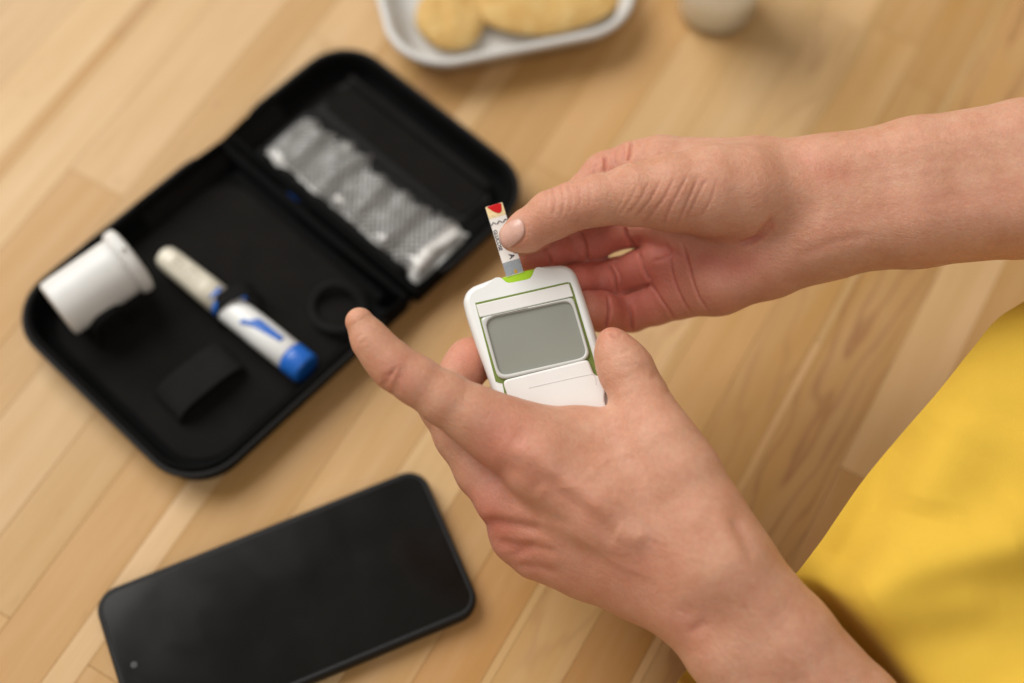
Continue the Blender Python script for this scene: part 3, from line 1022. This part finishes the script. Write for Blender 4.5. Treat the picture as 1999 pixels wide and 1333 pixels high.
NEAR, ANY = (.50, .588), (.45, .70)
RH = Hand(
    palm=[
        [(2420, 250, .568, 112), (1999, 303, .572, 106), (1790, 332, .577, 100), (1610, 362, .583, 92)],
        [(2420, 350, .566, 114), (1999, 392, .570, 108), (1790, 415, .576, 104), (1610, 440, .583, 96)],
        [(1610, 362, .584, 90), (1480, 345, .588, 74), (1290, 327, .594, 58)],
        [(1610, 400, .586, 88), (1440, 415, .592, 74), (1290, 428, .602, 56)],
        [(1610, 440, .586, 86), (1450, 480, .592, 70), (1306, 512, .603, 54)],
        [(1610, 455, .585, 84), (1500, 505, .589, 74), (1400, 548, .594, 64), (1325, 574, .602, 47)],
    ], kp=.007,
    fingers=[
        ([(1290, 327, .594, 58), (1240, 330, .598, 52), (1185, 345, .602, 47), (1105, 415, .600, 40), (1040, 455, .594, 36), (1012, 470, .590, 31)], .005),
        ([(1290, 428, .602, 54), (1228, 440, .610, 40), (1155, 468, .618, 39), (1110, 482, .619, 36), (1072, 488, .612, 35), (1022, 500, .607, 30)], .0028),
        ([(1306, 513, .603, 50), (1254, 527, .610, 40), (1195, 543, .617, 37), (1150, 549, .616, 34), (1125, 552, .610, 34), (1075, 558, .604, 30)], .0028),
        ([(1325, 575, .602, 47), (1280, 594, .607, 38), (1232, 609, .612, 37), (1198, 613, .609, 33), (1174, 608, .600, 37), (1148, 604, .5955, 38)], .0028),
        ([(1003, 463, .5735, 28), (1026, 452, .573, 39), (1077, 420, .571, 46), (1120, 402, .570, 45), (1165, 391, .569, 48), (1240, 380, .569, 59), (1312, 376, .571, 74), (1390, 372, .574, 88), (1450, 374, .576, 90), (1540, 385, .582, 84)], .006),
    ], kf=.0006)
marksR = [
    # loose folds over the thumb's base
    (z3([(1110, 440), (1050, 560), (940, 695)]), .00042, 2.8, NEAR), (z3([(1180, 430), (1095, 590), (1045, 705)]), .00046, 2.8, NEAR),
    (z3([(1235, 440), (1170, 590), (1110, 715)]), .00046, 2.8, NEAR), (z3([(1285, 440), (1235, 530), (1160, 690)]), .00036, 2.7, NEAR),
    (z3([(1040, 450), (985, 560), (900, 660)]), .0004, 2.6, NEAR), (z3([(980, 460), (930, 560), (865, 640)]), .00032, 2.5, NEAR), (z3([(920, 480), (880, 560), (820, 640)]), .00026, 2.5, NEAR),
    (z3([(860, 500), (830, 580), (790, 640)]), .0002, 2.5, NEAR), (z3([(1330, 460), (1300, 560), (1240, 660)]), .0003, 3, NEAR),
    # thumb joint
    (z3([(470, 490), (490, 560), (480, 640)]), .00032, 2.5, NEAR), (z3([(510, 480), (535, 560), (520, 650)]), .0003, 2.5, NEAR), (z3([(550, 470), (575, 545), (570, 620)]), .00026, 2.5, NEAR),
    (z3([(600, 470), (620, 530), (615, 600)]), .0002, 2.5, NEAR), (z3([(440, 500), (450, 560), (440, 620)]), .0002, 2.5, NEAR), (z3([(660, 460), (675, 530), (665, 600)]), .0002, 2.5, NEAR),
    # nail fold
    (z3([(300, 640), (335, 700), (318, 770), (262, 808)]), .0003, 2.6, NEAR),
    # crease at the foot of the thenar
    (z3([(1440, 790), (1520, 770), (1580, 715), (1630, 650)]), .0012, 6, ANY), (z3([(1480, 770), (1560, 760), (1640, 680)]), .0006, 4, ANY),
    # palm lines
    (z3([(1150, 775), (1185, 900), (1235, 1060), (1300, 1150)]), .0007, 2.8, ANY), (z3([(1085, 830), (1105, 960), (1155, 1085), (1200, 1150)]), .0007, 2.8, ANY),
    (z3([(985, 995), (1045, 1085), (1115, 1185)]), .0008, 2.8, ANY), (z3([(1060, 780), (1080, 850), (1000, 880)]), .0006, 4, ANY),
    (z3([(850, 700), (870, 760), (905, 815)]), .0017, 3.2, ANY), (z3([(925, 835), (955, 930), (985, 990)]), .0017, 3.2, ANY),
    (z3([(615, 715), (645, 790), (655, 885)]), .0016, 3.0, ANY), (z3([(560, 740), (590, 800), (605, 870)]), .0005, 3.5, ANY), (z3([(435, 815), (460, 860), (468, 905)]), .0014, 2.9, ANY),
    (z3([(760, 885), (795, 960), (812, 1055)]), .0016, 3.0, ANY), (z3([(780, 880), (830, 960), (830, 1040)]), .0004, 3, ANY),
    (z3([(850, 1060), (885, 1150), (890, 1250)]), .0016, 3.0, ANY), (z3([(762, 1060), (775, 1130), (750, 1230)]), .0014, 2.9, ANY),
    # index knuckle
    (z3([(748, 330), (752, 420)]), .0011, 3.2, ANY), (z3([(890, 255), (868, 365)]), .0011, 3.2, ANY), (z3([(850, 270), (845, 360)]), .0004, 3.5, ANY), (z3([(800, 300), (800, 380)]), .0003, 3.5, ANY), (z3([(700, 370), (690, 430)]), .0003, 3.5, ANY),
    # hollow and tendons at the wrist
    ([(1545, 290), (1600, 330), (1680, 345)], .0005, 26, ANY), ([(1560, 470), (1700, 420), (1850, 392), (2050, 372)], .00022, 24, ANY), ([(1560, 500), (1640, 470), (1700, 460)], .0003, 10, ANY),
    ([(1560, 430), (1700, 398), (1850, 368), (2050, 345)], -.00015, 20, ANY), ([(1668, 260), (1720, 330), (1740, 400)], .0002, 12, ANY),
    ([(1230, 470), (1280, 480), (1330, 500)], .0010, 12, ANY), ([(1350, 500), (1420, 520), (1480, 510)], .0008, 22, ANY),
    (z3([(835, 1052), (900, 1025), (985, 1000)]), .0012, 3.0, ANY), (z3([(700, 890), (760, 868), (800, 850)]), .0008, 3.0, ANY),
    ([(1640, 300), (1760, 290), (1900, 262), (2050, 240)], -.0002, 9, ANY), ([(1700, 350), (1820, 330), (1999, 318)], -.00014, 9, ANY),
]
flR = [(1020, 455, .57, 45, .25), (1110, 390, .57, 60, .30), (1050, 500, .60, 80, .7), (1150, 545, .61, 100, .75), (1180, 610, .60, 90, .65), (1200, 480, .61, 80, .6), (1270, 560, .60, 90, .4), (1480, 480, .585, 70, .3), (1180, 320, .595, 60, .35),
       (1400, 540, .585, 130, .35), (1300, 520, .59, 70, .3), (1310, 400, .56, 70, .15), (1900, 520, .58, 120, .2)]
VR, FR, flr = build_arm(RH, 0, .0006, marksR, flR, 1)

LH = Hand(
    palm=[
        # forearm: thumb side and little finger side
        [(1405, 1095, .5400, 92), (1534, 1247, .5390, 92), (1662, 1395, .5390, 98), (1900, 1680, .541, 110)],
        [(1355, 1170, .5450, 82), (1425, 1260, .5430, 86), (1540, 1410, .5420, 94), (1740, 1700, .542, 108)],
        [(976, 842, .5530, 66), (1060, 900, .5500, 72), (1180, 985, .5470, 76), (1350, 1090, .5420, 82)],
        [(985, 975, .5670, 52), (1110, 1030, .5610, 66), (1220, 1075, .5540, 74), (1350, 1130, .5450, 80)],
        [(1008, 1046, .5720, 46), (1120, 1075, .5660, 58), (1340, 1150, .5490, 74)],
        [(1048, 1082, .5740, 42), (1150, 1110, .5680, 54), (1250, 1142, .5600, 62), (1350, 1180, .5500, 72)],
        # web between thumb and forefinger
        [(1040, 856, .5580, 62), (1130, 862, .5600, 62), (1225, 858, .5560, 58)],
        [(1120, 930, .5580, 80), (1260, 950, .5520, 84)],
        # the ball of the thumb
        [(1290, 872, .5500, 70), (1322, 930, .5470, 80), (1365, 1015, .5430, 86), (1405, 1095, .5400, 90)],
    ], kp=.008,
    fingers=[
        ([(702, 628, .548, 28), (724, 664, .548, 36), (748, 694, .548, 40), (772, 717, .548, 44), (812, 742, .5485, 46), (868, 778, .5495, 51), (925, 812, .551, 58), (976, 842, .553, 65)], .006),
        ([(985, 975, .567, 50), (940, 920, .573, 49), (898, 850, .577, 48), (866, 790, .580, 47), (905, 722, .590, 42), (918, 704, .594, 42), (985, 690, .606, 38), (1060, 690, .612, 34)], .005),
        ([(1008, 1046, .572, 45), (965, 960, .590, 44), (930, 890, .600, 43), (965, 800, .612, 40), (1060, 760, .614, 34)], .005),
        ([(1048, 1082, .574, 41), (1010, 1010, .592, 40), (985, 950, .602, 38), (1020, 870, .612, 35), (1090, 830, .612, 31)], .005),
        ([(1193, 664, .5630, 24), (1200, 682, .5630, 35), (1208, 698, .5630, 44), (1222, 722, .5620, 52), (1249, 775, .5590, 54), (1268, 818, .5550, 58), (1292, 872, .5500, 70)], .007),
    ], kf=.0015)


def z6(pts):
    return [(640 + a / 4.76, 580 + b / 4.76) for a, b in pts]


def z5(pts):
    return [(800 + a / 1.923, 640 + b / 1.923) for a, b in pts]


marksL = [
    (z6([(700, 640), (640, 760), (612, 850), (600, 940)]), .0003, 4.5, ANY), (z6([(640, 640), (580, 740), (530, 840)]), .0004, 4, ANY), (z6([(600, 690), (540, 760), (500, 830)]), .0004, 4, ANY),
    (z6([(560, 700), (500, 760)]), .0003, 4, ANY), (z6([(690, 700), (660, 800), (650, 900)]), .0003, 4, ANY), (z6([(740, 620), (720, 700), (700, 800)]), .0002, 5, ANY),
    (z6([(320, 330), (270, 400)]), .0002, 4, ANY), (z6([(360, 370), (300, 450)]), .0002, 4, ANY),
    # tendons and hollows on the back of the hand
    ([(985, 850), (1080, 925), (1200, 1005)], -.0009, 19, ANY), ([(1020, 880), (1100, 965), (1205, 1052)], .0009, 19, ANY), ([(960, 920), (1010, 925), (1060, 960)], .0010, 22, ANY),
    ([(985, 985), (1110, 1040), (1230, 1080)], -.0008, 16, ANY), ([(940, 1018), (985, 1022), (1060, 1035)], .0011, 11, ANY), ([(1000, 1085), (1040, 1070), (1090, 1080)], .0006, 9, ANY),
    ([(972, 1056), (1010, 1064), (1050, 1062)], .0006, 9, ANY), ([(1005, 1104), (1050, 1108), (1090, 1120)], .0005, 8, ANY),
    ([(1240, 1090), (1260, 1080), (1275, 1050)], .0005, 30, ANY), ([(1200, 1035), (1235, 1050), (1262, 1040)], -.0009, 19, ANY), ([(1330, 1200), (1350, 1180)], .0003, 14, ANY), ([(1345, 1235), (1380, 1215)], .0004, 10, ANY),
    ([(1000, 850), (1025, 862)], .0003, 16, ANY), ([(1390, 990), (1440, 1080), (1520, 1200)], -.0007, 22, ANY), ([(1430, 1010), (1470, 1090)], .0006, 12, ANY),
    # knuckle of the thumb
    ([(1210, 690), (1235, 684), (1262, 700)], .0002, 4, ANY), ([(1205, 720), (1240, 712), (1272, 728)], .0002, 5, ANY), ([(1190, 650), (1200, 656), (1215, 656)], .0004, 5, ANY),
    ([(1268, 730), (1300, 742), (1312, 770)], .0006, 10, ANY),
    ([(1060, 960), (1130, 950), (1220, 985), (1300, 1040)], -.00026, 8, ANY), ([(1130, 950), (1180, 900), (1240, 880)], -.00025, 8, ANY), ([(1040, 1010), (1120, 1035), (1190, 1090), (1280, 1130)], -.0003, 8, ANY),
    ([(1400, 1060), (1430, 1130), (1520, 1260), (1600, 1340)], -.0002, 9, ANY),
]
flL = [(985, 850, .545, 60, .55), (960, 900, .55, 60, .35), (770, 740, .54, 45, .35), (930, 990, .56, 70, .4), (960, 1030, .56, 60, .35), (1010, 1080, .56, 70, .3), (1100, 1100, .56, 130, .25), (1250, 1110, .54, 90, .3), (1340, 1220, .53, 60, .25), (905, 680, .585, 60, .35),
       (1100, 960, .54, 90, .15), (920, 740, .59, 50, .4), (1190, 650, .56, 30, .3)]
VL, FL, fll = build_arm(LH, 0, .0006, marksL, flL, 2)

person = thing('person', 'person in a yellow top holding the meter in one hand and pinching the strip', 'person', loc=tuple(P(1999, 1333, .60)))
V = np.vstack([VR, VL]); Fc = np.vstack([FR, FL + len(VR)])
me = bpy.data.meshes.new('body')
me.vertices.add(len(V)); me.vertices.foreach_set('co', V.astype(np.float32).ravel())
me.loops.add(4 * len(Fc)); me.loops.foreach_set('vertex_index', Fc.astype(np.int32).ravel())
me.polygons.add(len(Fc)); me.polygons.foreach_set('loop_start', np.arange(0, 4 * len(Fc), 4, dtype=np.int32))
me.update(calc_edges=True); me.validate()
at = me.attributes.new('flush_shade', 'FLOAT', 'POINT'); at.data.foreach_set('value', np.r_[flr, fll].astype(np.float32))
PI_ = person.matrix_basis.inverted()
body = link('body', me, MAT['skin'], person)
body.matrix_parent_inverse = PI_


def march(hand, x, y, d0=.50, d1=.66):
    """where the line of sight through a pixel first meets the hand"""
    o = CAM; r = P(x, y, 1.0) - CAM; t = d0
    for _ in range(80):
        dd = float(hand((o + r * t)[None])[0])
        if dd < 1e-5 or t > d1:
            break
        t += dd * .8
    return o + r * t


def nail(hand, outline, lift_, mid_bulge):
    pl = catmull(outline, 6, True); c_ = pl.mean(0); rs_ = []
    for k, s_ in enumerate((1.0, .97, .90, .75, .55, .3, .05)):
        ring = []
        for q in pl:
            u_ = c_ + (q - c_) * s_
            p = march(hand, *u_); g = grad(hand, p[None])[0]
            ring.append(p + g * (lift_ * (0 if k == 0 else (.7 if k == 1 else 1)) + mid_bulge * (1 - s_ * s_) - (.0002 if k == 0 else 0)))
        rs_.append(np.array(ring))
    return rings('fingernail', rs_, False, True)


nl = [(975, 462), (975, 451), (984, 441), (999, 431), (1013, 427), (1021, 434), (1024, 449), (1019, 463), (1007, 474), (993, 483), (982, 480), (977, 472)]
nb_ = link('fingernail', nail(RH, nl, .00035, .0004), MAT['nail'], body)

# ------------------------------------------------------------------ yellow top
edge = [(2250, 470, .615), (2120, 520, .605), (1999, 592, .592), (1945, 628, .588), (1895, 688, .585), (1830, 770, .582), (1760, 850, .580), (1690, 932, .578), (1640, 1003, .577), (1600, 1062, .576), (1557, 1116, .575),
        (1500, 1172, .577), (1440, 1228, .577), (1336, 1314, .574), (1290, 1400, .570), (1250, 1480, .566)]
far = [(2700, 560, .640), (2680, 640, .610), (2650, 760, .58), (2650, 860, .57), (2650, 960, .56), (2650, 1060, .555), (2650, 1160, .55), (2620, 1260, .548), (2560, 1380, .546), (2480, 1480, .545), (2380, 1600, .545),
       (2260, 1700, .545), (2100, 1780, .545), (1900, 1850, .55), (1700, 1850, .555), (1500, 1850, .56)]
EC, FCv = catmull(edge, 18), catmull(far, 18)
fold_defs = [
    ([(1790, 830), (1735, 900), (1700, 985), (1650, 1090), (1625, 1150)], .0115, 44), ([(1625, 1195), (1720, 1135), (1850, 1090), (2060, 1045)], -.0085, 52), ([(1700, 1330), (1850, 1290), (2100, 1250)], .0035, 85),
    ([(1880, 800), (1830, 900), (1800, 1010)], -.0040, 60), ([(2000, 780), (1960, 900), (1930, 1000)], .0028, 60), ([(1600, 1115), (1640, 1040), (1700, 950)], -.0010, 28),
    ([(1640, 1240), (1760, 1200), (1950, 1170)], -.0030, 40), ([(1960, 1400), (2100, 1350), (2300, 1300)], -.006, 60)]
fold_defs = [(p, d * (.75 if d > 0 else 1), w_ * 1.15) for p, d, w_ in fold_defs]
arm_line = [(1300, 1100), (1470, 1235), (1600, 1390), (1820, 1690)]


def shirt():
    nu, nv = len(EC), 170
    tt = np.linspace(0, 1, nv) ** 1.5
    G = EC[None] * (1 - tt[:, None, None]) + FCv[None] * tt[:, None, None]
    x, y, d = G[..., 0].ravel().copy(), G[..., 1].ravel().copy(), G[..., 2].ravel().copy()
    tw = np.repeat(tt, nu)
    ein = np.hypot(x - np.tile(EC[:, 0], nv), y - np.tile(EC[:, 1], nv))
    d -= .022 * (1 - np.exp(-(ein / 150.0))) * 1.0
    for pl, dep, wid in fold_defs:
        dd, s_at = seg_dist(x, y, catmull(pl, 6))
        d += 0.95 * dep * np.exp(-(dd / wid) ** 2) * np.clip(np.minimum(s_at, 1 - s_at) * 4 + .3, 0, 1)
    dd, _ = seg_dist(x, y, arm_line)
    d += np.clip(.5765 - d, 0, None) * np.exp(-(np.clip(dd - 112, 0, None) / 56.0) ** 2)
    yy_ = np.clip((y - 1120) / 130.0, 0, 1)
    d += np.clip(.607 - d, 0, None) / (1 + np.exp((dd - 160) / 6.0)) * yy_ * yy_ * (3 - 2 * yy_)
    d += .0007 * np.sin(x * .021 + y * .013) * np.sin(x * .007 - y * .017)
    v = np.array([P(a, b, c_) for a, b, c_ in zip(x, y, d)])
    f = [(j * nu + i, j * nu + i + 1, (j + 1) * nu + i + 1, (j + 1) * nu + i) for j in range(nv - 1) for i in range(nu - 1)]
    return mesh('shirt', v, f), v.reshape(nv, nu, 3)


sm, SG = shirt()
sh = link('shirt', sm, MAT['yellow'], person); sh.matrix_parent_inverse = PI_
md = sh.modifiers.new('thick', 'SOLIDIFY'); md.thickness = .0018; md.offset = 0
